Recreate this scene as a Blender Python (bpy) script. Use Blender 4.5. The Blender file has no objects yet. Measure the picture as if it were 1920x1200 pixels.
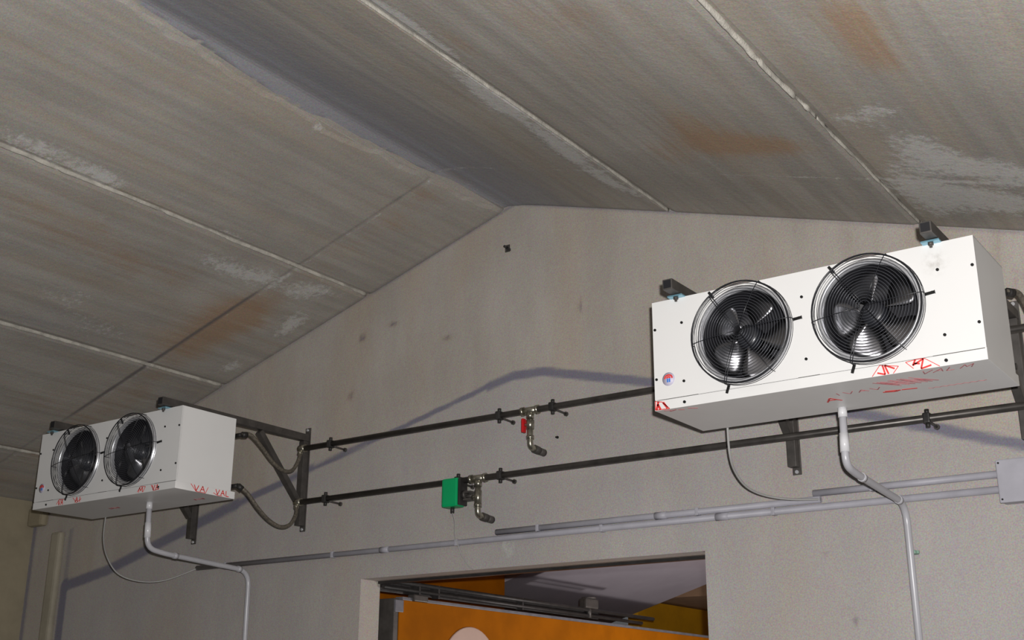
import bpy, bmesh, math, random
import numpy as np
from mathutils import Vector, Matrix
random.seed(7)
C = bpy.context.scene.collection
SC = bpy.context.scene
PI = math.pi

# ------------------------------------------------------------------ camera, world, flash, exposure
cd = bpy.data.cameras.new('camera'); cam = bpy.data.objects.new('camera', cd); C.objects.link(cam)
CAMPOS = Vector((0, -4.8, 1.6))
right = Vector((0.81361901, 0.58137119, 0.00562549)); up = Vector((0.1795588, -0.26046872, 0.94863833)); fwd = Vector((-0.55297626, 0.77082007, 0.31631262))
m = Matrix((right, up, -fwd)).transposed().to_4x4(); m.translation = CAMPOS
cam.matrix_world = m
cd.sensor_width = 36; cd.lens = 2256.6/1920*36; cd.clip_start = .05
SC.camera = cam
SC.view_settings.view_transform = 'Standard'
SC.view_settings.look = 'None'
SC.view_settings.gamma = 1
SC.view_settings.use_curve_mapping = False
SC.view_settings.exposure = 0.0
w = bpy.data.worlds.new('world'); SC.world = w; w.use_nodes = True
w.node_tree.nodes['Background'].inputs[0].default_value = (0.95, 0.97, 1.0, 1)
w.node_tree.nodes['Background'].inputs[1].default_value = 0.08
def lamp(name, kind, loc, power, col=(1, 1, 1), size=.1, rot=None):
    l = bpy.data.lights.new(name, kind); l.energy = power; l.color = col
    if kind == 'POINT': l.shadow_soft_size = size
    if kind == 'SPOT': l.shadow_soft_size = size; l.spot_size = math.radians(94); l.spot_blend = .7
    o = bpy.data.objects.new(name, l); o.location = loc; C.objects.link(o)
    if rot: o.rotation_euler = rot
    return o
fl = lamp('camera_flash', 'SPOT', CAMPOS + right*.05 + up*.08, 820, (1.0, .97, .95), .02); fl.rotation_euler = m.to_euler()
lamp('added_next_room_lamp', 'POINT', (-2.3, 2.7, 1.2), 130, (1.0, .94, .90), .08)  # unseen lamp, added to light the rooms behind the doorway

# ------------------------------------------------------------------ materials
def newmat(name):
    mt = bpy.data.materials.new(name); mt.use_nodes = True
    nt = mt.node_tree; return mt, nt, nt.nodes['Principled BSDF']
class N:
    def __init__(s, nt): s.nt = nt
    def n(s, t, **k):
        x = s.nt.nodes.new(t)
        for a, b in k.items(): setattr(x, a, b)
        return x
    def lk(s, a, b): s.nt.links.new(a, b)
    def val(s, sock, v):
        if isinstance(v, (int, float, tuple)): sock.default_value = v
        else: s.lk(v, sock)
    def math(s, op, a, b=0., clamp=False):
        x = s.n('ShaderNodeMath', operation=op, use_clamp=clamp); s.val(x.inputs[0], a); s.val(x.inputs[1], b); return x.outputs[0]
    def mix(s, f, a, b):
        x = s.n('ShaderNodeMix', data_type='RGBA')
        s.val(x.inputs[0], f); s.val(x.inputs[6], a); s.val(x.inputs[7], b); return x.outputs[2]
    def noise(s, vec, scale, detail=4, rough=.6):
        x = s.n('ShaderNodeTexNoise'); x.inputs['Scale'].default_value = scale; x.inputs['Detail'].default_value = detail; x.inputs['Roughness'].default_value = rough
        s.lk(vec, x.inputs['Vector']); return x.outputs['Fac']
    def ramp(s, v, a, b):
        x = s.n('ShaderNodeMapRange', interpolation_type='SMOOTHSTEP'); s.val(x.inputs[0], v); x.inputs[1].default_value = a; x.inputs[2].default_value = b; return x.outputs[0]
    def coords(s, scale=(1, 1, 1)):
        t = s.n('ShaderNodeTexCoord'); mp = s.n('ShaderNodeMapping'); mp.inputs['Scale'].default_value = scale
        s.lk(t.outputs['Object'], mp.inputs['Vector']); return mp.outputs[0]

def simple(name, col, rough=.5, metal=0., var=.08, scale=9., bump=0., coat=0.):
    mt, nt, b = newmat(name); h = N(nt)
    f = h.ramp(h.noise(h.coords(), scale, 5), .3, .7)
    c1 = tuple(min(1, c*(1+var)) for c in col)+(1,); c0 = tuple(c*(1-var) for c in col)+(1,)
    h.lk(h.mix(f, c0, c1), b.inputs['Base Color'])
    b.inputs['Roughness'].default_value = rough; b.inputs['Metallic'].default_value = metal
    if coat: b.inputs['Coat Weight'].default_value = coat; b.inputs['Coat Roughness'].default_value = .08
    if bump:
        bn = h.n('ShaderNodeBump'); bn.inputs['Strength'].default_value = bump; bn.inputs['Distance'].default_value = .004
        h.lk(h.noise(h.coords(), scale*8, 4), bn.inputs['Height']); h.lk(bn.outputs[0], b.inputs['Normal'])
    return mt

def concrete(name, ca, cb, streak=(18, 1.2, 18), streak_amt=.5, warm=.25, cool=(.27, .28, .33), white=(.50, .50, .47), rust=(.26, .155, .085), dark=(.09, .085, .095)):
    """bare concrete; vertex attribute 'stain' places lime bloom (r), rust (g), cool skim (b), dark lines and painted shade (a)"""
    mt, nt, b = newmat(name); h = N(nt)
    P = h.coords()
    big = h.ramp(h.noise(P, 1.3, 5), .3, .7)
    base = h.mix(big, ca+(1,), cb+(1,))
    st = h.ramp(h.noise(h.coords(streak), 1.0, 4, .6), .35, .68); hue = h.ramp(h.noise(h.coords(tuple(c*.55 for c in streak)), 1.0, 3, .5), .46, .68)
    base = h.mix(h.math('MULTIPLY', st, streak_amt), base, tuple(c*.72 for c in ca)+(1,))
    base = h.mix(h.math('MULTIPLY', hue, warm), base, (ca[0]*1.06, ca[1]*.88, ca[2]*.66, 1))
    at = h.n('ShaderNodeAttribute', attribute_name='stain_shade')
    sp = h.n('ShaderNodeSeparateColor'); h.lk(at.outputs['Color'], sp.inputs[0])
    nz = h.noise(P, 30, 6, .75); nz2 = h.noise(h.coords(streak), 2.0, 5, .7)
    def brk(a, n, k, lo, hi): return h.ramp(h.math('ADD', a, h.math('MULTIPLY', h.math('SUBTRACT', n, .5), k)), lo, hi)
    base = h.mix(h.math('MULTIPLY', brk(sp.outputs[2], nz2, .5, .15, .9), .75), base, cool+(1,))
    base = h.mix(h.math('MULTIPLY', brk(sp.outputs[1], nz2, 1.1, .15, 1.0), .7), base, rust+(1,))
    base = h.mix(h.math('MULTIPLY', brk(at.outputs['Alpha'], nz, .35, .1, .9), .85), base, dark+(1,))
    base = h.mix(h.math('MULTIPLY', brk(sp.outputs[0], nz, 2.2, .35, .95), .7), base, white+(1,))
    gr = h.n('ShaderNodeTexNoise'); gr.inputs['Scale'].default_value = 170; gr.inputs['Detail'].default_value = 2; h.lk(P, gr.inputs['Vector'])
    ov = h.n('ShaderNodeMix', data_type='RGBA', blend_type='OVERLAY'); ov.inputs[0].default_value = .5; h.lk(base, ov.inputs[6]); h.lk(gr.outputs['Color'], ov.inputs[7])
    base = ov.outputs[2]
    h.lk(base, b.inputs['Base Color']); b.inputs['Roughness'].default_value = .85
    bn = h.n('ShaderNodeBump'); bn.inputs['Strength'].default_value = .35; bn.inputs['Distance'].default_value = .006
    h.lk(h.math('ADD', h.math('ADD', h.noise(P, 40, 5), h.math('MULTIPLY', st, .15)), h.math('MULTIPLY', brk(sp.outputs[0], nz, 2.2, .35, .95), .5)), bn.inputs['Height'])
    h.lk(bn.outputs[0], b.inputs['Normal'])
    return mt

M = {}
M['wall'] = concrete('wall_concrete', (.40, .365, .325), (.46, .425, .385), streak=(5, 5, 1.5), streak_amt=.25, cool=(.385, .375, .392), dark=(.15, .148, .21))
M['slab'] = concrete('slab_concrete', (.36, .335, .30), (.44, .415, .375), streak=(14, .8, 14), streak_amt=.5, warm=.26, cool=(.27, .285, .34), white=(.64, .64, .62), rust=(.36, .22, .12), dark=(.13, .12, .125))
M['mortar'] = simple('lime_mortar', (.45, .43, .38), .9, 0, .25, 14, .8)
M['side'] = simple('side_wall_plaster', (.30, .26, .18), .85, 0, .12, 4, .3)
M['pil'] = simple('pale_pilaster_plaster', (.34, .31, .24), .85, 0, .12, 5, .3)
M['floor'] = simple('grey_floor', (.08, .077, .074), .6, 0, .1, 3)
M['white'] = simple('white_painted_sheet', (.80, .80, .79), .42, 0, .015, 3)
M['tray'] = simple('white_painted_tray', (.80, .80, .79), .38, 0, .02, 5)
M['galv'] = simple('bright_galvanised', (.68, .69, .72), .3, .55, .1, 20)
M['alu'] = simple('satin_aluminium', (.30, .30, .32), .32, 1, .06, 12)
M['black'] = simple('black_wire', (.015, .016, .02), .3, 0, .2, 10)
M['wire'] = simple('grey_coated_wire', (.10, .105, .12), .3, .4, .1, 10)
M['dark'] = simple('dark_inside', (.012, .012, .016), .6, 0, .2, 6)
M['coil'] = simple('dark_coil_fins', (.02, .02, .024), .5, .3, .2, 40)
M['screw'] = simple('dark_screw', (.05, .05, .05), .35, .8, .1, 20)
M['steel'] = simple('weathered_grey_steel', (.085, .078, .072), .5, .35, .22, 15)
M['steeldark'] = simple('black_steel', (.035, .033, .032), .5, .3, .3, 15)
M['pipe'] = simple('dark_iron_pipe', (.085, .078, .072), .38, .55, .25, 12)
M['brass'] = simple('tarnished_nickel', (.42, .40, .33), .3, .9, .2, 25)
M['plastic'] = simple('grey_pvc', (.46, .46, .49), .3, 0, .05, 6)
M['plasticw'] = simple('white_pvc', (.66, .66, .68), .22, 0, .04, 6)
M['conduit'] = simple('pale_grey_conduit', (.39, .385, .43), .5, 0, .08, 8)
M['cable'] = simple('grey_cable', (.38, .38, .37), .5, 0, .05, 8)
M['hose'] = simple('braided_hose', (.17, .15, .12), .45, .4, .35, 90)
M['green'] = simple('green_plastic', (.0, .36, .12), .4, 0, .05, 8)
M['tie'] = simple('grey_green_clip', (.22, .36, .28), .5, 0, .1, 8)
M['capping'] = simple('dull_blue_grey_capping', (.16, .16, .18), .5, .2, .15, 12)
M['redp'] = simple('red_handle', (.55, .01, .015), .4, 0, .05, 8)
M['print'] = simple('red_film_print', (.75, .05, .045), .5, 0, .15, 60)
M['printdim'] = simple('rubbed_red_film_print', (.55, .16, .18), .5, 0, .3, 60)
M['blue'] = simple('blue_sticker_ink', (.05, .22, .7), .5, 0, .05, 10)
M['lav'] = simple('lavender_sticker', (.55, .52, .64), .5, 0, .08, 20)
M['bluezinc'] = simple('blue_passivated_zinc', (.25, .5, .62), .3, .6, .1, 10)
M['orange'] = simple('orange_panel', (.32, .095, .0), .8, 0, .12, 5)
M['orange'].node_tree.nodes['Principled BSDF'].inputs['Specular IOR Level'].default_value = .1
M['yellow'] = simple('yellow_paint', (.60, .30, .005), .6, 0, .1, 5)
M['brown'] = simple('brown_board', (.17, .10, .055), .8, 0, .1, 6)
M['lavceil'] = simple('pale_lilac_plaster', (.30, .275, .31), .85, 0, .05, 4)
M['peach'] = simple('pale_peach_disc', (.60, .44, .37), .5, 0, .03, 8)

# ------------------------------------------------------------------ mesh helpers
class MB:
    def __init__(s): s.bm = bmesh.new(); s.smooth = False
    def box(s, a, b, bev=0.):
        r = bmesh.ops.create_cube(s.bm, size=1)
        vs = r['verts']
        for v in vs: v.co = Vector([(a[i]+b[i])/2 + v.co[i]*abs(b[i]-a[i]) for i in range(3)])
        if bev:
            es = list({e for v in vs for e in v.link_edges})
            bmesh.ops.bevel(s.bm, geom=es, offset=bev, segments=2, affect='EDGES', profile=.6)
        return s
    def obox(s, p, q, w, h, upv=(0, 0, 1), bev=0.):
        """bar of section w (sideways) x h from p to q"""
        p, q = Vector(p), Vector(q); d = q-p; L = d.length; d.normalize()
        sd = d.cross(Vector(upv)).normalized(); u = sd.cross(d)
        r = bmesh.ops.create_cube(s.bm, size=1); mt = Matrix((d, sd, u)).transposed()
        for v in r['verts']: v.co = (p+q)/2 + mt @ Vector((v.co.x*L, v.co.y*w, v.co.z*h))
        if bev:
            bmesh.ops.bevel(s.bm, geom=list({e for v in r['verts'] for e in v.link_edges}), offset=bev, segments=2, affect='EDGES')
        return s
    def tube(s, pts, r, n=12, cap=True, closed=False):
        pts = [Vector(p) for p in pts]; k = len(pts)
        rr = r if isinstance(r, (list, tuple)) else [r]*k
        rings = []; prev = None
        for i, p in enumerate(pts):
            if closed: t = pts[(i+1) % k]-pts[i-1]
            else: t = pts[min(i+1, k-1)]-pts[max(i-1, 0)]
            if t.length < 1e-9: t = prev_t
            t.normalize(); prev_t = t
            if prev is None:
                a = Vector((0, 0, 1)) if abs(t.z) < .9 else Vector((1, 0, 0)); nrm = t.cross(a).normalized()
            else: nrm = (prev-t*prev.dot(t)).normalized()
            prev = nrm; bn = t.cross(nrm)
            rings.append([s.bm.verts.new(p+(nrm*math.cos(2*PI*j/n)+bn*math.sin(2*PI*j/n))*rr[i]) for j in range(n)])
        for i in range(k if closed else k-1):
            A, B = rings[i], rings[(i+1) % k]
            for j in range(n):
                f = s.bm.faces.new((A[j], A[(j+1) % n], B[(j+1) % n], B[j])); f.smooth = True
        if cap and not closed:
            s.bm.faces.new(rings[0][::-1]); s.bm.faces.new(rings[-1])
        return s
    def cyl(s, p, q, r, n=16): return s.tube([p, q], r, n)
    def torus(s, c, R, r, axis='y', n=48, k=6):
        pts = []
        for i in range(n):
            a = 2*PI*i/n; u, v = R*math.cos(a), R*math.sin(a)
            pts.append((c[0]+u, c[1], c[2]+v) if axis == 'y' else (c[0], c[1]+u, c[2]+v))
        return s.tube(pts, r, k, closed=True)
    def lathe_y(s, c, prof, n=64):
        """profile (radius, y) revolved about the y axis through c"""
        rings = [[s.bm.verts.new((c[0]+r*math.cos(2*PI*j/n), c[1]+y, c[2]+r*math.sin(2*PI*j/n))) for j in range(n)] for r, y in prof]
        for A, B in zip(rings, rings[1:]):
            for j in range(n):
                f = s.bm.faces.new((A[j], A[(j+1) % n], B[(j+1) % n], B[j])); f.smooth = True
        return s
    def strokes(s, polys, o, u, v, wd, th=.0007, nrm=None):
        """flat printed strokes: polylines in (u,v) on the plane o,u,v"""
        o, u, v = Vector(o), Vector(u), Vector(v); nn = Vector(nrm) if nrm else u.cross(v).normalized()
        for pl in polys:
            for a, b in zip(pl, pl[1:]):
                p = o+u*a[0]+v*a[1]+nn*th*.5; q = o+u*b[0]+v*b[1]+nn*th*.5
                if (q-p).length > 1e-5: s.obox(p, q, wd, th, nn)
        return s
    def build(s, name, mat, parent=None, loc=None):
        bmesh.ops.recalc_face_normals(s.bm, faces=s.bm.faces)
        me = bpy.data.meshes.new(name); s.bm.to_mesh(me); s.bm.free()
        me.materials.append(mat); o = bpy.data.objects.new(name, me); C.objects.link(o)
        if parent: o.parent = parent
        if loc: o.location = loc
        return o
def tag(o, label, cat, group=None):
    o['label'] = label; o['category'] = cat
    if group: o['group'] = group
    return o
def empty(name, loc, label=None, cat=None, group=None):
    o = bpy.data.objects.new(name, None); o.location = loc; o.empty_display_size = .1; C.objects.link(o)
    if label: tag(o, label, cat, group)
    return o
def struct(o): o['kind'] = 'structure'; return o
def copy_tree(o, parent=None):
    c = o.copy(); C.objects.link(c)
    if parent: c.parent = parent
    for ch in list(o.children): copy_tree(ch, c)
    return c
def smooth_path(pts, n=6):
    P = [Vector(p) for p in pts]; out = []
    for i in range(len(P)-1):
        a, b, c, d = P[max(i-1, 0)], P[i], P[i+1], P[min(i+2, len(P)-1)]
        for k in range(n):
            t = k/n
            out.append(.5*((2*b)+(c-a)*t+(2*a-5*b+4*c-d)*t*t+(3*b-a-3*c+d)*t**3))
    return out+[P[-1]]
def fillet(pts, r, n=6):
    P = [Vector(p) for p in pts]; out = [P[0]]
    for i in range(1, len(P)-1):
        a = (P[i-1]-P[i]); b = (P[i+1]-P[i]); ra = min(r, a.length*.48, b.length*.48)
        A = P[i]+a.normalized()*ra; B = P[i]+b.normalized()*ra
        for k in range(n+1):
            t = k/n; out.append(A*(1-t)**2+P[i]*2*t*(1-t)+B*t*t)
    return out+[P[-1]]

# value noise for edge raggedness and stain maps
_rng = np.random.default_rng(3); _G = _rng.random((256, 256))
def vn(x, y):
    x, y = np.asarray(x, float), np.asarray(y, float)
    xi, yi = np.floor(x).astype(int), np.floor(y).astype(int); fx, fy = x-xi, y-yi
    fx = fx*fx*(3-2*fx); fy = fy*fy*(3-2*fy); g = lambda a, b: _G[a % 256, b % 256]
    return (g(xi, yi)*(1-fx)+g(xi+1, yi)*fx)*(1-fy)+(g(xi, yi+1)*(1-fx)+g(xi+1, yi+1)*fx)*fy
def fbm(x, y, o=4): return sum(vn(x*2**k+17*k, y*2**k+31*k)/2**(k+1) for k in range(o))
def blob(x, y, cx, cy, rx, ry): return np.exp(-(((x-cx)/rx)**2+((y-cy)/ry)**2))
def seg(x, y, ax, ay, bx, by):
    dx, dy = bx-ax, by-ay; t = np.clip(((x-ax)*dx+(y-ay)*dy)/(dx*dx+dy*dy), 0, 1)
    return np.hypot(x-ax-t*dx, y-ay-t*dy)
def sst(a, b, v): t = np.clip((v-a)/(b-a), 0, 1); return t*t*(3-2*t)
def grid_obj(name, P, faces, stain_shade, mat, parent=None):
    me = bpy.data.meshes.new(name); me.from_pydata(P, [], faces); me.update()
    at = me.attributes.new('stain_shade', 'FLOAT_COLOR', 'POINT'); at.data.foreach_set('color', np.clip(stain_shade, 0, 1).astype(np.float32).ravel())
    me.materials.append(mat); o = bpy.data.objects.new(name, me); C.objects.link(o)
    if parent: o.parent = parent
    return o

# ------------------------------------------------------------------ setting: floor, roof slabs, gable wall, side walls
AX_, AZ_, SL = -3.423, 4.22, .301          # roof apex and slope
def roof(x): return AZ_-SL*abs(x-AX_)
XL, XR, YB = -7.45, .75, -6.2
DL, DR, DZ = -4.417, -2.40, 2.31            # doorway
struct(MB().box((XL-.2, YB, -.15), (XR+.2, 9, 0)).build('floor', M['floor']))

ceil = struct(empty('ceiling', (0, 0, 0)))
def slab_stain_shade(x, y):
    R = np.zeros_like(x); G = R.copy(); B = R.copy(); A = R.copy()
    n = fbm(x*3, y*3); n2 = fbm(x*9+5, y*9)
    for cx, cy, rx, ry, k in ((-4.39, -2.2, .07, .22, .75), (-4.40, -1.85, .055, .16, .95), (-4.42, -1.55, .03, .1, .5), (-4.42, -1.06, .03, .10, .6), (-4.65, -.97, .09, .18, .6), (-4.66, -.77, .07, .14, .65),
                              (-4.62, -.63, .09, .1, .6), (-4.64, -.38, .08, .14, .8), (-4.85, -.18, .12, .08, .75), (-4.98, -.14, .13, .06, .6), (-3.6, -1.3, .03, .04, .7), (-5.43, -.12, .12, .06, .8), (-5.3, -1.4, .1, .2, .45), (-5.45, -1.05, .12, .25, .5),
                              (-4.55, -.28, .06, .18, .6)):
        R += k*blob(x, y, cx, cy, rx, ry)
    for cx, cy, rx, ry, k in ((-2.46, -2.1, .05, .2, 1.), (-2.47, -1.85, .05, .2, .8), (-2.55, -1.5, .06, .2, .95), (-2.58, -1.3, .07, .14, 1.), (-2.57, -1.0, .05, .2, .85), (-2.6, -.76, .07, .18, 1.1), (-2.6, -.42, .06, .16, 1.), (-2.55, -.25, .04, .12, .6),
                              (-1.2, -1.15, .1, .08, .7), (-1.08, -1.22, .08, .06, .7), (-1.06, -.92, .12, .14, .85), (-1.0, -.72, .15, .12, 1.0), (-1.07, -.4, .18, .12, .95), (-.9, -.3, .18, .12, .95), (-.8, -.63, .14, .14, .85), (-1.2, -.5, .12, .25, .75), (-1.2, -.2, .12, .12, .5)):
        R += k*blob(x, y, cx, cy, rx, ry)
    R += .35*sst(.56, .75, n)*sst(.5, .7, n2)
    for cx, cy, rx, ry, k in ((-5.0, -.54, .22, .22, .9), (-5.36, -.62, .2, .3, .55), (-4.82, -1.8, .15, .4, .45), (-4.85, -1.21, .2, .35, .3), (-6.2, -.8, .3, .3, .35),
                              (-1.84, -1.06, .16, .22, .7), (-1.8, -.88, .2, .12, .8), (-1.56, -.9, .14, .12, .7), (-2.11, -.78, .15, .15, .45), (-.95, -1.82, .1, .18, .7), (-.96, -1.6, .1, .15, .5), (-1.8, -1.9, .3, .35, .35), (-2.36, -1.85, .06, .15, .5)):
        G += k*blob(x, y, cx, cy, rx, ry)
    G += .22*sst(.5, .75, n)
    s1 = np.where((x > AX_) & (x < -2.5), 1., 0.)
    B += s1*(.15+.55*sst(-2.7, -3.36, x))
    rf = (x < -3.38) & (x > -3.7)
    re = -3.545+.035*np.sin(y*2.4+1.2)+.075*(fbm(y*3.3, y*0+2.)-.47)+.03*(fbm(y*14., y*0+7.)-.47)      # line of the ragged plaster edge
    A += .75*np.where(x > re, np.exp(-((x-re)/.035)**2), 0)*sst(.35, .6, fbm(y*4+2, y*0+1))  # shadow line painted beside the ragged edge
    B += np.where(rf & (x > re), .75, 0)*(1-.7*sst(-3.44, -3.38, x)); R += .22*np.where(x < re, np.exp(-((x-re)/.05)**2), 0)
    for cy, rx, ry in ((-1.62, .06, .22), (-.85, .05, .25), (-.28, .06, .22), (-2.2, .05, .12)): R += np.where(x > re, .30, 0)*blob(x, y, -3.46, cy, rx, ry); A -= .5*np.where(x > re, 1, 0)*blob(x, y, -3.46, cy, rx*1.5, ry)
    for cx, cy, rx, ry, k in ((-5.5, -1.3, .2, .5, .35), (-1.0, -.7, .3, .4, .4), (-6.6, -.7, .4, .4, .3)): B += k*blob(x, y, cx, cy, rx, ry)
    # shuttering line that runs across every slab 57 cm from the wall
    d = np.abs(y+.57+.012*(n-.5)); lft = x < AX_
    A += np.where(lft, .95*np.exp(-(d/.014)**2)*(.55+.6*sst(.35, .6, fbm(x*2, y*0+3))), 0)
    R += np.where(lft, .5, .75)*np.exp(-(np.abs(y+.545)/.016)**2)*(.5+.5*sst(.25, .55, fbm(x*1.7+9, y*0)))
    for jx in (-4.458, -5.635, -2.502, -1.325): R += .4*np.exp(-((x-jx)/.022)**2)*sst(.35, .65, fbm(y*3+jx, y*0)); A += .55*np.exp(-((x-jx-.016)/.008)**2)*sst(.45, .65, fbm(y*5+jx, y*0+4))
    A += .55*np.exp(-(np.abs(y+.0)/.03)**2)  # crease shade painted on the slabs along the gable wall
    G += np.where(lft, .35*np.exp(-(np.abs(y+.45)/.14)**2), 0)
    return np.stack([R, G, B, A], -1)
def slab(name, a, b, mat, dz=0., ragL=None, ragR=None, nx=40, flushL=False):
    ys = np.concatenate([np.arange(YB, -3.2, .3), np.arange(-3.2, .0001, .025)]); ys[-1] = 0
    t = np.linspace(0, 1, nx)
    X = np.zeros((len(ys), nx)); Y = np.repeat(ys[:, None], nx, 1)
    for i, y in enumerate(ys):
        aa = ragL(y) if ragL else a; bb = ragR(y) if ragR else b
        X[i] = aa+(bb-aa)*t
    Z = AZ_-SL*np.abs(X-AX_)+dz
    edge = np.minimum(np.abs(X-X[:, :1]), np.abs(X-X[:, -1:]))
    if flushL: edge = np.abs(X-X[:, -1:]); Z = AZ_-SL*np.sqrt((X-AX_)**2+.05**2)+.022*sst(-3.40, -3.50, X)
    if dz == 0: Z = Z+.008*np.exp(-(edge/.012)**2)                 # eased arrises
    P = np.stack([X, Y, Z], -1).reshape(-1, 3); ny = len(ys); nv = ny*nx
    F = [(i*nx+j, (i+1)*nx+j, (i+1)*nx+j+1, i*nx+j+1) for i in range(ny-1) for j in range(nx-1)]
    top = P.copy(); top[:, 2] = top[:, 2]+.16-dz
    # sides and a plain top so the slab is a solid
    c = [0, nx-1, (ny-1)*nx, ny*nx-1]; tv = [tuple(P[k]+np.array((0, 0, .16-dz))) for k in c]
    Pl = [tuple(p) for p in P]+tv
    F += [(nv, nv+1, nv+3, nv+2), tuple([j for j in range(nx)]+[nv+1, nv]), tuple([(ny-1)*nx+j for j in range(nx-1, -1, -1)]+[nv+2, nv+3]),
          tuple([i*nx for i in range(ny-1, -1, -1)]+[nv, nv+2]), tuple([i*nx+nx-1 for i in range(ny)]+[nv+3, nv+1])]
    Pa = np.array(Pl); S = slab_stain_shade(Pa[:, 0], Pa[:, 1])
    return grid_obj(name, Pl, F, S, mat, ceil)
def rag(y): return -3.545+.035*math.sin(y*2.4+1.2)+.075*(float(fbm(np.array(y*3.3), np.array(2.)))-.47)+.03*(float(fbm(np.array(y*14.), np.array(7.)))-.47)
J = .006
slab('roof_slab', -4.458+J, -3.55, M['slab'], ragR=rag)
slab('roof_slab', -5.635+J, -4.458-J, M['slab'])
slab('roof_slab', -6.835+J, -5.635-J, M['slab'])
slab('roof_slab', XL-.2, -6.835-J, M['slab'], nx=16)
slab('roof_slab', -3.68, -2.502-J, M['slab'], flushL=True, nx=64)
slab('roof_slab', -2.502+J, -1.325-J, M['slab'])
slab('roof_slab', -1.325+J, -.148-J, M['slab'])
slab('roof_slab', -.148+J, XR+.2, M['slab'], nx=16)
def bead(x0, wid, amp, seed, y0=YB, y1=-.01, thick=.008, gaps=0.):
    """uneven strip of mortar squeezed out along a slab joint"""
    bm = bmesh.new(); ys = list(np.arange(max(y0, -3.2), y1, .02)); 
    if y0 < -3.2: ys = [y0]+ys
    rows = []
    for y in ys:
        c = x0+amp*(float(fbm(np.array(y*4.), np.array(seed)))-.47); wv = wid*(.35+1.2*float(fbm(np.array(y*9.), np.array(seed+40.))))
        th = thick*(.4+1.1*float(fbm(np.array(y*16.), np.array(seed+80.))))
        if gaps and float(fbm(np.array(y*6.), np.array(seed+11.))) < gaps: wv *= .25; th *= .4
        row = []
        for k, hz in ((-1, .004), (-.45, -.8*th), (.3, -th), (1, .004)):
            x = c+k*wv*.5; row.append(bm.verts.new((x, y, roof(x)+hz)))
        row.append(bm.verts.new((c, y, roof(c)+.03))); rows.append(row)
    for A, B in zip(rows, rows[1:]):
        for j in range(5):
            f = bm.faces.new((A[j], A[(j+1) % 5], B[(j+1) % 5], B[j])); f.smooth = True
    bm.faces.new(rows[0]); bm.faces.new(rows[-1][::-1])
    bmesh.ops.recalc_face_normals(bm, faces=bm.faces)
    me = bpy.data.meshes.new('mortar_joint'); bm.to_mesh(me); bm.free(); me.materials.append(M['mortar'])
    o = bpy.data.objects.new('mortar_joint', me); C.objects.link(o); o.parent = ceil
bead(-4.458, .013, .010, 1., gaps=.33); bead(-5.635, .012, .005, 2.); bead(-6.835, .010, .005, 3., gaps=.3)
bead(-2.502, .011, .012, 4., gaps=.36); bead(-1.325, .022, .03, 5., y1=-1.15, gaps=.42, thick=.014); bead(-1.325, .012, .02, 5.5, y0=-1.15, gaps=.42, thick=.006); bead(-.148, .03, .02, 6.)

def wall_stain_shade(x, z):
    R = np.zeros_like(x); G = R.copy(); B = R.copy(); A = R.copy()
    n = fbm(x*1.5, z*1.5); n2 = fbm(x*6, z*2+4)
    # old brushed-on line parallel to the roof, with a cooler skim below it
    pts = [(-7.02, 1.4), (-7.02, 2.42), (-6.6, 2.49), (-5.7, 2.735), (-4.93, 2.925), (-4.2, 3.09), (-3.6, 3.235), (-3.43, 3.268), (-3.25, 3.262), (-2.62, 3.105), (-1.6, 2.80), (-1.05, 2.615), (-.2, 2.37), (.9, 2.05)]
    d = np.min([seg(x, z, *a, *b) for a, b in zip(pts, pts[1:])], 0)
    zl = np.interp(x, [p[0] for p in pts[1:]], [p[1] for p in pts[1:]])
    below = sst(.02, -.02, z-zl)*(x > -7.02)
    wd = np.where(x < -5.4, .038, np.where(x > -3.6, .026, .016+.008*(np.abs(x+5.4)<.6)))
    A += np.where(x < -5.4, .95, .95)*np.exp(-(d/wd)**4)*(.8+.4*n2)
    B += below*(.42+.25*n)
    # darker strip in the corner and line down from the haunch
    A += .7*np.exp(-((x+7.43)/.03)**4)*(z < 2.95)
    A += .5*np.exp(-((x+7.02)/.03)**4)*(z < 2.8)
    A += .6*np.exp(-((z-(AZ_-SL*np.abs(x-AX_)))/.016)**2)  # painted shade in the crease where the wall meets the roof
    for cx, cz, rx, rz, k in ((-4.26, 3.70, .035, .012, .5), (-4.49, 3.66, .022, .02, .6), (-3.87, 3.55, .03, .014, .5), (-4.56, 3.33, .014, .022, .6), (-3.03, 3.56, .012, .035, .5), (-1.75, 1.985, .016, .018, .4), (-1.78, 2.03, .03, .010, .3), (-1.86, 2.256, .012, .012, .5)):
        A += 1.5*k*blob(x, z, cx, cz, rx, rz)*(.6+.8*n2); G += 1.2*k*blob(x, z, cx, cz, rx*1.6, rz*1.8)
    # lime runs above the doorway
    run = sst(.42, .62, vn(x*11, z*.6+3))
    R += .75*run*np.exp(-((z-2.40)/.075)**2)*np.exp(-((x+3.55)/.42)**4)
    R += .35*run*np.exp(-((z-2.62)/.12)**2)*np.exp(-((x+3.3)/.25)**4)
    for cx, cz, rx, rz, k in ((-3.43, 3.86, .05, .12, .35), (-3.47, 3.72, .03, .08, .4), (-3.4, 4.0, .12, .05, .3), (-5.6, 2.38, .2, .03, .4), (-2.45, 2.38, .08, .06, .4)): R += k*blob(x, z, cx, cz, rx, rz)
    R += .25*sst(.58, .8, fbm(x*2.2+8, z*2.2))
    G += .25*sst(.5, .75, fbm(x*1.1+3, z*.9))*(1-below)
    return np.stack([R, G, B, A], -1)
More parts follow.
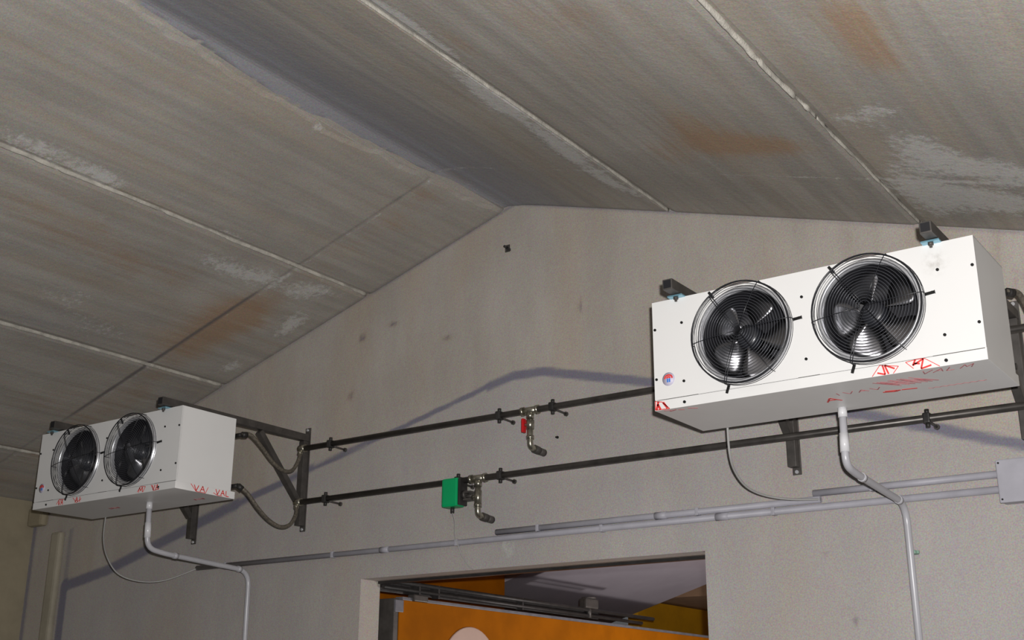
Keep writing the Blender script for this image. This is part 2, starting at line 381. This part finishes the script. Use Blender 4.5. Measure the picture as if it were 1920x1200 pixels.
def gable():
    P = []; F = []
    def piece(x0, x1, zlo):
        xs = np.arange(x0, x1, .025); xs = np.append(xs[:-1] if x1-xs[-1] < .01 else xs, x1); nz = 120; b0 = len(P)
        for x in xs:
            zt = roof(x)+.03; zb = zlo
            for k in range(nz): P.append((float(x), 0., zb+(zt-zb)*k/(nz-1)))
        for i in range(len(xs)-1):
            for k in range(nz-1):
                a = b0+i*nz+k; F.append((a, a+nz, a+nz+1, a+1))
    piece(XL-.2, DL, 1.2); piece(DL, AX_, DZ); piece(AX_, DR, DZ); piece(DR, XR+.2, 1.2)
    def quad(*v): b = len(P); P.extend(v); F.append((b, b+1, b+2, b+3))
    T = .153
    quad((XL-.2, 0, 0), (DL, 0, 0), (DL, 0, 1.2), (XL-.2, 0, 1.2)); quad((DR, 0, 0), (XR+.2, 0, 0), (XR+.2, 0, 1.2), (DR, 0, 1.2))
    quad((DL, 0, 0), (DL, T, 0), (DL, T, DZ), (DL, 0, DZ)); quad((DR, 0, 0), (DR, 0, DZ), (DR, T, DZ), (DR, T, 0))
    quad((DL, 0, DZ), (DL, T, DZ), (DR, T, DZ), (DR, 0, DZ))
    quad((XL-.2, T, 0), (XL-.2, T, 4.3), (DL, T, 4.3), (DL, T, 0)); quad((DR, T, 0), (DR, T, 4.3), (XR+.2, T, 4.3), (XR+.2, T, 0)); quad((DL, T, DZ), (DL, T, 4.3), (DR, T, 4.3), (DR, T, DZ))
    Pa = np.array(P); S = wall_stain_shade(Pa[:, 0], Pa[:, 2]); S[Pa[:, 1] > .01] *= 0
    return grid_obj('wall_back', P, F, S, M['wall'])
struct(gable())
struct(MB().box((XL-.2, YB, 0), (XL, 0, roof(XL)+.1)).build('wall_left', M['side']))
struct(MB().box((XR, YB, 0), (XR+.2, 0, roof(XR)+.1)).build('wall_right', M['wall']))
# dark strip at the back of the lintel and the ragged jamb edge
struct(MB().box((DL, .135, DZ-.014), (DR+.02, .165, DZ+.01), .002).build('trim_1', M['steeldark']))
struct(MB().obox((DR-.008, .1, DZ), (DR+.012, .12, DZ-.1), .012, .014).obox((DR+.012, .12, DZ-.1), (DR-.002, .13, DZ-.2), .012, .012).build('trim_2', M['steeldark']))
# pilaster and haunch in the left corner
struct(MB().box((-7.175, -.045, 0), (-7.075, 0, 2.775), .018).build('trim_3', M['pil']))
struct(MB().box((-7.45, -.06, 2.83), (-7.28, 0, 2.96), .025).build('trim_4', M['side']))

# ------------------------------------------------------------------ next room seen through the doorway
PX = -4.40
pt = empty('partition', (PX-.06, .26, 0), 'orange partition running back behind the doorway with grey steel end post', 'partition')
px = lambda *v: tuple(a-b for a, b in zip(v, (PX-.06, .26, 0)))
MB().box(px(PX-.11, .30, 0), px(PX, 6.0, 2.226), .002).build('orange_panel', M['orange'], pt)
MB().box(px(PX-.13, .26, 0), px(PX-.006, .30, 2.232), .003).build('end_post', M['steel'], pt)
MB().box(px(PX-.02, .262, 2.16), px(PX+.004, .33, 2.225), .003).build('corner_clip', M['capping'], pt)
MB().box(px(PX-.05, .32, 2.226), px(PX+.004, 6.0, 2.244), .003).build('capping', M['capping'], pt)
d = MB(); d.lathe_y((0, 0, 0), [(0.0001, 0), (.27, 0), (.275, .003), (.275, .008), (0.0001, .008)], 48)
d = d.build('round_plate', M['peach']); d.rotation_euler = (0, 0, PI/2); d.location = (PX+.0085, .935, 1.845)
tag(d, 'pale peach round plate on the orange partition', 'plate')
rl = empty('overhead_rail', (-4.42, .2, 2.3), 'dark twin pipe rail above the orange partition in the doorway', 'rail')
q = lambda x, y, z: (x+4.42, y-.2, z-2.3)
MB().cyl(q(-4.40, .16, 2.318), q(-4.40, 3.12, 2.311), .0125).build('upper_pipe', M['steeldark'], rl)
MB().cyl(q(-4.40, .16, 2.282), q(-4.40, 2.95, 2.272), .011).build('lower_pipe', M['steeldark'], rl)
MB().box(q(-4.45, .16, 2.262), q(-4.425, 2.4, 2.318), .002).build('channel', M['steeldark'], rl)
for y in (.45, .62, 1.45): MB().box(q(-4.44, y, 2.255), q(-4.390, y+.014, 2.328), .002).build('clamp', M['steeldark'], rl)
MB().box(q(-4.43, .40, 2.225), q(-4.38, .52, 2.262), .006).build('roller_bracket', M['steel'], rl)
vb = MB().box(q(-4.43, 2.16, 2.32), q(-4.37, 2.32, 2.385), .012).cyl(q(-4.40, 2.24, 2.385), q(-4.40, 2.24, 2.395), .05).cyl(q(-4.40, 2.24, 2.26), q(-4.40, 2.24, 2.34), .016).build('junction_fitting', M['steel'], rl)
struct(MB().box((-5.1, .153, 0), (-5.0, 2.1, 2.62)).build('wall_passage', M['orange']))
struct(MB().box((-5.1, .153, 2.612), (-1.9, 2.1, 2.75)).build('ceiling_passage', M['brown']))
bm = MB()
for (x0, z0), (x1, z1) in (((-5.6, 2.338), (-2.6, 3.24)),):
    vs = [bm.bm.verts.new(v) for v in ((x0, 2.1, z0), (x1, 2.1, z1), (x1, 4.217, z1), (x0, 4.217, z0), (x0, 2.1, z0+.1), (x1, 2.1, z1+.1), (x1, 4.217, z1+.1), (x0, 4.217, z0+.1))]
    for f in ((0, 1, 2, 3), (4, 5, 6, 7), (0, 1, 5, 4), (1, 2, 6, 5), (2, 3, 7, 6), (3, 0, 4, 7)): bm.bm.faces.new([vs[i] for i in f])
struct(bm.build('ceiling_next_room', M['lavceil']))
struct(MB().box((-5.25, 4.217, 0), (-5.15, 8.0, 2.58)).build('wall_far_left', M['yellow']))
struct(MB().box((-5.15, 4.217, 2.575), (-1.9, 8.0, 3.3)).build('ceiling_far', M['brown']))
struct(MB().box((-5.7, 8.0, 0), (-1.9, 8.1, 3.3)).build('wall_far', M['yellow']))
struct(MB().box((-1.9, .153, 0), (-1.8, 8.0, 3.4)).build('wall_next_room_right', M['lavceil']))
struct(MB().box((-5.7, 2.1, 0), (-5.6, 4.217, 2.45)).build('wall_next_room_left', M['yellow']))

# ------------------------------------------------------------------ evaporator units
UW, UD, UH, TZ = 1.18, .355, .42, .037      # width, depth, height, tray height
FX = (-.225, .232); FZ = .232; FR = .163
fy = -UD
ev = empty('evaporator_unit', (-1.48, -.655, 2.68))
def casing():
    mb = MB(); h = UW/2; t = .006
    mb.box((-h, fy+.004, TZ), (-h+t, 0, UH), .001).box((h-t, fy+.004, TZ), (h, 0, UH), .001).box((-h, fy+.004, UH-t), (h, 0, UH), .001)
    return mb
casing().build('casing', M['white'], ev)
def panel():
    mb = MB(); bm = mb.bm; n = 64; z0, z1 = TZ+.003, UH-.001; hs = (z1-z0)/2; zc = (z0+z1)/2; y0, y1 = fy, fy+.006
    for cx in FX:
        ci = []; sq = []
        for k in range(n):
            a = 2*PI*k/n; c, s_ = math.cos(a), math.sin(a); q_ = .19/max(abs(c), abs(s_)); zs = hs/.19
            ci.append((cx+(FR+.002)*c, FZ+(FR+.002)*s_)); sq.append((cx+q_*c, zc+q_*s_*zs))
        for y in (y0, y1):
            a_ = [bm.verts.new((p[0], y, p[1])) for p in ci]; b_ = [bm.verts.new((p[0], y, p[1])) for p in sq]
            for k in range(n): bm.faces.new((a_[k], a_[(k+1) % n], b_[(k+1) % n], b_[k]))
            if y == y0: keep = a_
            else:
                for k in range(n): bm.faces.new((keep[k], keep[(k+1) % n], a_[(k+1) % n], a_[k]))
    e = [-UW/2, FX[0]-.19, FX[0]+.19, FX[1]-.19, FX[1]+.19, UW/2]
    for a, b in ((0, 1), (2, 3), (4, 5)): mb.box((e[a], y0, z0), (e[b], y1, z1))
    return mb
panel().build('front_panel', M['white'], ev)
h = UW/2
tr = MB().box((-h-.001, fy-.002, 0), (h+.001, .028, TZ), .0015).build('drip_tray', M['tray'], ev)
MB().box((-h+.008, -.13, TZ+.004), (h-.008, -.006, UH-.01)).build('coil', M['coil'], ev)
MB().box((-h+.01, -.14, TZ+.01), (h-.01, -.132, UH-.012)).build('black_backing', M['dark'], ev)  # black sheet painting in the shade behind the fans
for i, cx in enumerate(FX):
    c = (cx, fy, FZ)
    sh = MB().lathe_y(c, [(FR, .05), (FR, -.004), (FR+.003, -.012), (FR+.008, -.014), (FR+.012, -.008), (FR+.014, -.002), (FR+.018, -.0015), (FR+.018, .0)]).build('fan_shroud', M['galv'], ev)
    MB().lathe_y(c, [(FR-.0012, .006), (FR-.0012, .21), (FR-.05, .215)]).build('fan_duct', M['dark'], sh)  # black lining added to hide the white casing inside
    fan = MB(); fan.lathe_y((0, 0, 0), [(.0001, -.030), (.030, -.030), (.042, -.022), (.045, 0), (.045, .03), (.0001, .03)], 32)
    fan = fan.build('fan', M['black'], ev); fan.location = (cx, fy+.055, FZ)
    ph = (math.radians(285), math.radians(250))[i]
    for k in range(5):
        bm = MB(); a0 = ph+2*PI*k/5; rows = []
        for ir in range(7):
            t = ir/6; r = .040+t*.115; hw = math.radians(17+12*math.sin(t*PI*.75))
            if ir == 6: hw *= .72
            row = []
            for ia in range(7):
                u = ia/6*2-1; a = a0+u*hw; yy = u*(.027-.009*t)+.004*u*u
                row.append((r*math.cos(a), yy, r*math.sin(a)))
            rows.append(row)
        lo = [[bm.bm.verts.new(v) for v in r_] for r_ in rows]; hi = [[bm.bm.verts.new((v[0], v[1]+.0025, v[2])) for v in r_] for r_ in rows]
        for L_ in (lo, hi):
            for A, B in zip(L_, L_[1:]):
                for j in range(6):
                    f = bm.bm.faces.new((A[j], A[j+1], B[j+1], B[j])); f.smooth = True
        rim = lambda L_: L_[0]+[r_[-1] for r_ in L_[1:]]+L_[-1][-2::-1]+[r_[0] for r_ in L_[-2:0:-1]]
        a_, b_ = rim(lo), rim(hi)
        for j in range(len(a_)): bm.bm.faces.new((a_[j], a_[(j+1) % len(a_)], b_[(j+1) % len(a_)], b_[j]))
        bm.build('blade', M['alu'], fan)
    MB().cyl((0, .035, 0), (0, .12, 0), .040, 24).build('motor', M['dark'], fan)
    g = MB(); gy = -.050
    R = [.020+.0098*k for k in range(17)]
    for r in R: g.torus((0, gy+.012*(r/.18)**4, 0), r, .0010, n=44, k=4)
    g = g.build('fan_guard', M['wire'], ev); g.location = c
    rm = MB()
    for r, y in ((.188, -.036), (.190, -.024), (.1905, -.012)): rm.torus((0, y, 0), r, .0012, n=56, k=5)
    rm.torus((0, -.040, 0), .186, .0027, n=56, k=6)
    rm.build('guard_rim', M['black'], g)
    for k in range(6):
        a = math.radians((5, 65, 125, 185, 250, 305)[k]); p = lambda r, y: (r*math.cos(a), y, r*math.sin(a))
        rr = MB()
        for off in ((-.004, .004) if k in (2, 4) else (0,)):
            o_ = Vector((-math.sin(a), 0, math.cos(a)))*off
            rr.tube([Vector(v)+o_ for v in (p(.012, gy-.003), p(.10, gy-.002), p(.16, gy+.006), p(.186, gy+.014), p(.1925, -.030), p(.1925, -.002))], .0016, 5)
        rr.build('guard_spoke', M['black'], g)
        if k in (0, 2, 4):
            MB().obox(p(.190, -.003), p(.222, -.003), .010, .005, (0, 1, 0), .001).cyl(p(.213, -.0075), p(.213, -.001), .0045, 10).build('mounting_clip', M['screw'], g)
for x, z in ((-.468, .319), (.0, .325), (.468, .325), (-.468, .096), (.0, .100), (.468, .102), (-.580, .31), (-.580, .118), (.578, .318), (.578, .125)):
    MB().cyl((x, fy-.0035, z), (x, fy+.001, z), .0052, 12).build('screw', M['screw'], ev)
for x in (-.468, .464): MB().cyl((x, fy-.006, .017), (x, fy, .017), .0055, 12).build('screw', M['screw'], tr)
MB().cyl((-h-.006, fy+.012, .012), (-h, fy+.012, .012), .005, 10).build('screw', M['screw'], tr)
st = MB().lathe_y((-.531, fy, .113), [(.0001, -.0008), (.0255, -.0008), (.0255, 0)], 32).build('sticker', M['lav'], ev)
mk = MB().strokes([[(-.016, .002), (-.012, .012), (0, .016), (.012, .012), (.016, .002)], [(-.008, .004), (0, .009), (.008, .004)]], (-.531, fy-.0009, .113), (1, 0, 0), (0, 0, 1), .006).build('red_emblem', M['print'], st)
MB().box((-.538, fy-.0016, .101), (-.532, fy-.0008, .115)).box((-.530, fy-.0016, .101), (-.524, fy-.0008, .115)).build('blue_emblem', M['blue'], st)
for x in (-.480, .460):
    b_ = MB().box((x-.03, fy-.028, UH-.003), (x+.03, fy+.04, UH+.003), .001).build('hanger_tab', M['bluezinc'], ev)
    MB().cyl((x, fy-.016, UH-.020), (x, fy-.016, UH+.022), .005, 10).cyl((x, fy-.016, UH-.012), (x, fy-.016, UH-.002), .0095, 6).build('hanger_bolt', M['steel'], b_)
    MB().box((x-.015, -.06, UH), (x+.015, -.02, UH+.006)).build('hanger_pad', M['steel'], ev)
for z in (.345, .075):
    MB().cyl((h-.06, .005, z), (h-.06, .055, z), .012, 12).cyl((h-.06, .05, z), (h-.005, .05, z), .012, 12).build('pipe_stub', M['steeldark'], ev)

ev2 = copy_tree(ev)
ev2.location = (-5.36, -.63, 2.68)
tag(ev, 'large near white twin-fan evaporator unit on the right, red film print underneath', 'cooler', 'wall-hung evaporator units')
tag(ev2, 'farther white twin-fan evaporator unit at lower left, its right end facing us', 'cooler', 'wall-hung evaporator units')
# leftover protective-film print, different on each unit; every mark is a part of its own
u, v = (1, 0, 0), (0, 0, 1)
of = (0, fy-.0022, 0); ub, vb_ = (1, 0, 0), (0, 1, 0); on = (0, 0, -.0001); os_ = (h+.0013, 0, 0)
def mark(parent, groups, o, uu, vv, mat, nrm=None):
    mb = MB()
    for polys, wd in groups: mb.strokes(polys, o, uu, vv, wd, nrm=nrm)
    return mb.build('film_print', mat, parent)
def letters(s, x, y, sx, sy, sk=0.):
    G = {'W': [[(0, 1), (.2, 0), (.4, .8), (.6, 0), (.8, 1)]], 'A': [[(0, 0), (.35, 1), (.7, 0)], [(.15, .4), (.55, .4)]], 'V': [[(0, 1), (.35, 0), (.7, 1)]], 'L': [[(0, 1), (0, 0), (.55, 0)]], 'M': [[(0, 0), (.1, 1), (.4, .3), (.7, 1), (.8, 0)]], 'I': [[(.2, 0), (.2, 1)]], 'N': [[(0, 0), (0, 1), (.6, 0), (.6, 1)]]}
    out = []; cx = 0
    for ch in s:
        for pl in G[ch]: out.append([(x+sx*(cx+a)+sk*b*sy, y+sy*b) for a, b in pl])
        cx += .95
    return out
mark(ev, [([[(.222, .0015), (.250, .0355), (.311, .023), (.292, .0015)]], .0022), ([[(.240, .011), (.266, .002), (.2586, .035)], [(.277, .002), (.2658, .0335), (.298, .017)]], .0055)], of, u, v, M['print'])
mark(ev, [([[(.359, .007), (.335, .0317), (.367, .0355), (.396, .0355), (.442, .0015)]], .0022), ([[(.367, .0355), (.357, .0176), (.3925, .0345), (.3826, .0025), (.416, .0098)], [(.362, .024), (.380, .020)]], .0055)], of, u, v, M['print'])
mark(ev, [([[(-.588, .003), (-.588, .036), (-.560, .030), (-.530, .0015), (-.588, .003)]], .003), ([[(-.583, .004), (-.575, .034)], [(-.567, .003), (-.578, .024)], [(-.556, .028), (-.538, .004)]], .0085)], of, u, v, M['print'])
dn = (0, 0, -1)
D = M['printdim']
mark(ev, [(letters('A', .030, -.125, -.075, -.05), .007)], on, ub, vb_, M['print'], dn)
mark(ev, [(letters('VAVI', .20, -.195, -.05, -.03), .0035)], on, ub, vb_, D, dn)
mark(ev, [([[(.185, -.150), (.225, -.138), (.245, -.150)], [(.250, -.148), (.300, -.140)], [(.195, -.158), (.235, -.150)]], .010)], on, ub, vb_, M['print'], dn)
mark(ev, [(letters('WANM', .19, -.285, .035, .085, .9), .0032)], on, ub, vb_, D, dn)
mark(ev, [(letters('VALM', .36, -.300, .045, -.035, -.6), .0032)], on, ub, vb_, D, dn)
mark(ev, [([[(.33+.012*k, -.118+.008*(k % 2)) for k in range(17)]], .0022)], on, ub, vb_, D, dn)
mark(ev, [([[(-.56, -.345), (-.535, -.335)], [(-.545, -.325), (-.515, -.335)], [(-.51, -.33), (-.49, -.318)], [(-.47, -.33), (-.44, -.312)]], .006)], on, ub, vb_, D, dn)
mark(ev2, [([[(-.375, .010), (-.355, .034), (-.31, .030)]], .003), (letters('VA', -.362, .003, .026, .028), .0045)], of, u, v, M['print'])
mark(ev2, [([[(-.235, .032), (-.20, .003), (-.16, .020)]], .003), (letters('AI', -.212, .004, .034, .028), .0045)], of, u, v, M['print'])
mark(ev2, [([[(.30, .008), (.325, .034), (.362, .030), (.345, .004)]], .003), (letters('M', .312, .004, .038, .026), .0045)], of, u, v, M['print'])
mark(ev2, [([[(.405, .034), (.43, .003), (.47, .008)]], .003), (letters('VA', .415, .004, .03, .028), .0045)], of, u, v, M['print'])
mark(ev2, [([[(-.262, .036), (-.225, .002), (-.165, .002), (-.150, .034)]], .003), (letters('VA', -.240, .005, .042, .029), .0045)], os_, (0, 1, 0), v, M['print'])
mark(ev2, [([[(-.115, .012), (-.085, .002), (-.055, .004)]], .003), (letters('VAL', -.100, .006, .036, .027), .0045)], os_, (0, 1, 0), v, M['print'])
mark(ev2, [(letters('WA', -.20, -.16, .05, .03), .008)], on, ub, vb_, D, dn)
mark(ev2, [(letters('VA', .40, -.09, .05, .03), .008)], on, ub, vb_, D, dn)
# grime around one screw of the near unit's panel
mt, nt, bs = newmat('white_sheet_with_smudge'); hh = N(nt); P = hh.coords()
dd = hh.n('ShaderNodeVectorMath', operation='DISTANCE'); hh.lk(P, dd.inputs[0]); dd.inputs[1].default_value = (.462, fy, .352)
sm = hh.math('MULTIPLY', hh.ramp(dd.outputs['Value'], .06, .0), hh.ramp(hh.noise(P, 45, 4), .35, .75))
hh.lk(hh.mix(hh.math('MULTIPLY', sm, .6), (.80, .80, .79, 1), (.40, .38, .34, 1)), bs.inputs['Base Color']); bs.inputs['Roughness'].default_value = .42
for c_ in ev.children:
    if c_.name.startswith('front_panel'): c_.data = c_.data.copy(); c_.data.materials[0] = mt

# ------------------------------------------------------------------ wall brackets
def bracket(x, yend):
    e = empty('wall_bracket', (x, 0, 2.6))
    z = lambda v: v-2.6
    a = MB().box((-.02, yend, z(3.105)), (.02, -.005, z(3.145)), .003).build('arm', M['steel'], e)
    MB().box((-.015, yend-.001, z(3.11)), (.015, yend+.002, z(3.14))).build('dark_end_patch', M['dark'], a)  # solid dark plate, paints in the shaded hollow of the tube
    MB().box((-.02, -.046, z(2.625)), (.02, -.006, z(3.104)), .003).build('post', M['steel'], e)
    MB().obox((0, -.37, z(3.098)), (0, -.045, z(2.75)), .034, .034, (1, 0, 0), .002).build('brace', M['steel'], e)
    p = MB().box((-.015, -.006, z(2.595)), (.025, 0, z(3.185)), .0015).build('wall_plate', M['steel'], e)
    for zz in (2.607, 3.172): MB().cyl((.006, -.013, z(zz)), (.006, -.004, z(zz)), .008, 8).build('bolt', M['galv'], p)
    return e
tag(bracket(-4.875, -1.045), 'grey steel triangular bracket in full view right of the farther evaporator', 'bracket', 'steel wall brackets')
tag(bracket(-5.785, -1.04), 'steel bracket under the left end of the farther evaporator, mostly hidden', 'bracket', 'steel wall brackets')
tag(bracket(-1.955, -1.10), 'steel bracket under the left end of the near evaporator, behind the lower pipe', 'bracket', 'steel wall brackets')
tag(bracket(-1.012, -1.10), 'steel bracket at right end of the near evaporator by the photo edge', 'bracket', 'steel wall brackets')

# ------------------------------------------------------------------ pipes on stand-off clamps
PY = -.12
def pipe_run(name, z, x0, x1, clamps, label):
    e = empty(name, (x0, PY, z), label, 'pipe')
    MB().cyl((0, 0, 0), (x1-x0, 0, 0), .0155, 16).build('pipe', M['pipe'], e)
    MB().cyl((-.012, 0, 0), (.035, 0, 0), .021, 12).build('end_union', M['brass'], e)
    for x in clamps:
        dx = x-x0
        c = MB().box((dx-.014, -.02, -.021), (dx+.014, .02, .021), .006).cyl((dx, 0, .018), (dx, 0, .036), .009, 8).cyl((dx, 0, -.036), (dx, 0, -.018), .009, 8).build('clamp', M['steeldark'], e)
        MB().cyl((dx, .018, -.008), (dx, -PY+.001, -.012), .0055, 8).build('stud', M['steel'], c)
        MB().cyl((dx, -PY-.009, -.012), (dx, -PY, -.012), .012, 8).build('stud_nut', M['steel'], c)
    return e
pu = pipe_run('water_pipe', 3.035, -4.80, .2, (-4.575, -3.43, -3.113, -1.6, -.3), 'upper dark iron pipe running along the wall with the red valve')
pl = pipe_run('water_pipe', 2.735, -4.805, .2, (-4.59, -3.68, -3.42, -1.352, -.3), 'lower dark iron pipe running along the wall with the green actuator')
def drop_valve(x, zt, name, label, cat):
    e = empty(name, (x, PY, zt), label, cat)
    MB().cyl((-.045, 0, 0), (.045, 0, 0), .0185, 14).cyl((-.05, 0, 0), (-.036, 0, 0), .023, 8).cyl((.036, 0, 0), (.05, 0, 0), .023, 8).build('tee', M['brass'], e)
    MB().tube(fillet([(0, 0, -.012), (0, 0, -.180), (0, .05, -.184)], .03), .0145, 14).cyl((0, 0, -.012), (0, 0, -.04), .019, 8).cyl((0, 0, -.125), (0, 0, -.142), .019, 12).build('drop_pipe', M['brass'], e)
    MB().cyl((0, .035, -.183), (0, .07, -.186), .0205, 14).cyl((0, .075, -.1865), (0, .118, -.189), .0185, 14).cyl((0, .066, -.186), (0, .08, -.187), .015, 12).build('elbow_nut', M['steel'], e)
    return e
v1 = drop_valve(-3.245, 3.035, 'ball_valve', 'nickel ball valve with red handle dropping from the upper pipe', 'valve')
MB().cyl((0, 0, -.048), (0, 0, -.092), .020, 12).cyl((-.026, -.008, -.07), (0, 0, -.07), .008, 10).build('valve_body', M['brass'], v1)
MB().box((-.040, -.022, -.108), (-.026, .006, -.038), .006).build('handle', M['redp'], v1)
v2 = drop_valve(-3.556, 2.735, 'motor_valve', 'nickel drop pipe with valve body beside the green actuator box', 'valve')
MB().cyl((0, 0, -.060), (0, 0, -.125), .018, 12).cyl((0, 0, -.09), (-.035, 0, -.09), .012, 12).build('valve_body', M['brass'], v2)
ac = empty('valve_actuator', (-3.725, PY, 2.60), 'bright green plastic actuator box beside the lower pipe valve', 'actuator')
MB().box((-.034, -.036, .004), (.066, .03, .148), .012).build('cover', M['green'], ac)
MB().box((.067, -.034, .010), (.082, .028, .142), .004).build('base_plate', M['steeldark'], ac)
MB().cyl((.082, 0, .062), (.098, 0, .062), .022, 14).box((.09, -.02, .066), (.135, .02, .076), .002).box((.09, -.02, .030), (.135, .02, .040), .002).cyl((.09, 0, .053), (.14, 0, .053), .008, 10).build('coupling', M['steel'], ac)
MB().cyl((.014, -.004, -.022), (.014, -.004, .006), .010, 10).build('cable_gland', M['steeldark'], ac)
tag(MB().tube(smooth_path([(-3.711, -.124, 2.58), (-3.715, -.10, 2.54), (-3.745, -.06, 2.48), (-3.745, -.035, 2.44), (-3.73, -.02, 2.385), (-3.69, -.012, 2.33), (-3.66, -.006, 2.31)]), .0022, 6).build('thin_cable', M['cable']), 'thin grey cable hanging from the green actuator to the door lintel', 'cable')

# ------------------------------------------------------------------ hoses, drains, cables
def run(name, pts, r, mat, label, cat, n=12, group=None, sm=True):
    o = MB().tube(smooth_path(pts, 7) if sm else pts, r, n).build(name, mat); return tag(o, label, cat, group)
def hose(pts, label):
    p0 = Vector(pts[0]); e = empty('flexible_hose', p0, label, 'hose', 'flexible hoses to the evaporators')
    L = [Vector(p)-p0 for p in pts]
    MB().tube(smooth_path(L, 7), .0105, 10).build('braid', M['hose'], e)
    MB().cyl(L[0], L[0]+(L[1]-L[0]).normalized()*.03, .016, 8).build('end_nut', M['steeldark'], e)
    MB().cyl(L[-1], L[-1]+(L[-2]-L[-1]).normalized()*.03, .015, 8).build('end_nut', M['brass'], e)
hose([(-4.775, -.58, 3.025), (-4.764, -.53, 3.032), (-4.762, -.45, 2.982), (-4.766, -.36, 2.917), (-4.767, -.28, 2.884), (-4.768, -.21, 2.895), (-4.775, -.16, 2.96), (-4.80, -.125, 3.022)], 'upper brown braided hose between the farther evaporator and the upper pipe')
hose([(-4.775, -.58, 2.755), (-4.755, -.53, 2.72), (-4.748, -.45, 2.647), (-4.755, -.36, 2.598), (-4.753, -.28, 2.577), (-4.756, -.21, 2.6), (-4.770, -.16, 2.66), (-4.805, -.125, 2.722)], 'lower brown braided hose between the farther evaporator and the lower pipe')
hose([(-.895, -.60, 3.025), (-.87, -.54, 3.03), (-.86, -.45, 2.97), (-.86, -.36, 2.91), (-.86, -.28, 2.89), (-.86, -.21, 2.92), (-.865, -.15, 2.99), (-.87, -.125, 3.02)], 'braided hose behind the right end of the near evaporator')
def drain(x, pts, label, tail):
    e = empty('drain_pipe', (x, pts[0][0], pts[0][1]), label, 'pipe', 'condensate drain pipes')
    L = [(0, y-pts[0][0], z-pts[0][1]) for y, z in pts]
    MB().tube(fillet(L, .085, 8), .0140, 16).build('pipe', M['plastic'], e)
    MB().cyl((0, 0, .0), (0, 0, -.035), .0165, 16).build('spigot', M['plasticw'], e)
    V = [Vector(p) for p in L]
    sp = MB(); sp.tube([V[1]*.45, V[1]*.78], .0168, 16); sp.build('coupling', M['plasticw'], e)
    for i in (2, 3):
        d = (V[i]-V[i-1] if i == 3 else V[i+1]-V[i]).normalized()
        c_ = V[i]-d*.075 if i == 3 else V[i]+d*.075
        MB().tube([c_-d*.012, c_+d*.012], .0165, 16).build('socket', M['plastic'], e)
    for zz in tail:
        yc = L[-1][1]
        MB().box((-.0165, yc-.016, zz-pts[0][1]-.007), (.0165, -pts[0][0], zz-pts[0][1]+.007), .003).box((.016, yc-.006, zz-pts[0][1]-.006), (.026, yc+.006, zz-pts[0][1]+.006), .002).build('clip', M['tie'], e)
drain(-1.49, [(-.675, 2.68), (-.69, 2.60), (-.685, 2.478), (-.075, 2.423), (-.028, 2.36), (-.028, .3)][0:1]+[(-.685, 2.47), (-.60, 2.455), (-.06, 2.42), (-.028, .3)], 'thick grey drain pipe from under the near evaporator down the right wall', (2.235, .9))
drain(-5.215, [(-.785, 2.68), (-.775, 2.445), (-.66, 2.428), (-.06, 2.395), (-.03, .3)], 'thinner looking grey drain pipe from under the farther evaporator on the left', (.9,))
run('power_cable', [(-1.982, -.595, 2.69), (-2.0, -.55, 2.597), (-2.020, -.47, 2.543), (-2.025, -.36, 2.499), (-2.0, -.25, 2.478), (-1.937, -.14, 2.471), (-1.850, -.022, 2.479)], .0048, M['cable'], 'grey cable looping from the near evaporator to the conduits above the door', 'cable', 8, 'looping power cables')
run('power_cable', [(-5.84, -.595, 2.69), (-5.9, -.55, 2.572), (-5.957, -.47, 2.48), (-5.959, -.38, 2.395), (-5.915, -.26, 2.361), (-5.836, -.14, 2.374), (-5.70, -.022, 2.446)], .0040, M['cable'], 'thin cable looping under the farther evaporator at lower left', 'cable', 8, 'looping power cables')
def conduit(x0, x1, z, label, joints):
    e = empty('conduit', (x0, -.018, z), label, 'conduit', 'conduits above the doorway')
    MB().cyl((0, 0, 0), (x1-x0, 0, 0), .0145, 14).build('tube', M['conduit'], e)
    for x in joints: MB().cyl((x-x0-.03, 0, 0), (x-x0+.03, 0, 0), .0165, 14).build('coupling', M['conduit'], e)
    k = x0+.25
    while k < x1-.1:
        MB().box((k-x0-.008, -.0168, -.0168), (k-x0+.008, .018, .0168), .003).build('saddle', M['conduit'], e); k += .85
conduit(-5.71, -1.128, 2.448, 'lowest and longest pale grey conduit running above the doorway', (-4.24, -2.3))
conduit(-3.517, -1.85, 2.480, 'middle pale grey conduit above the doorway ending by the loop cable', (-2.6,))
conduit(-1.88, -1.128, 2.507, 'short upper pale grey conduit entering the junction box', ())
jb = empty('junction_box', (-1.0, -.06, 2.39), 'pale grey junction box at the right edge fed by the conduits', 'box')
MB().box((-.128, 0, 0), (.13, .06, .158), .006).build('body', M['conduit'], jb)
MB().box((-.131, -.016, -.003), (.133, -.001, .161), .005).build('lid', M['conduit'], jb)
for x in (-.12, .12):
    for z in (.01, .148): MB().cyl((x, -.018, z), (x, -.014, z), .004, 8).build('lid_screw', M['screw'], jb)
an = empty('wall_anchor', (-3.471, 0, 3.974), 'small dark metal anchor sticking out of the wall under the ridge', 'anchor')
MB().box((-.018, -.004, -.02), (.012, 0, .02), .001).build('plate', M['steel'], an)
MB().cyl((-.004, -.03, .004), (-.004, -.003, .004), .007, 8).box((.0, -.018, -.02), (.02, -.004, -.006), .002).build('bolt', M['steeldark'], an)
tag(MB().cyl((-3.165, -.018, 2.912), (-3.165, 0, 2.915), .004, 8).cyl((-3.165, -.006, 2.914), (-3.165, 0, 2.914), .007, 8).build('wall_plug', M['screw']), 'tiny dark plug in the wall right of the red valve', 'plug')
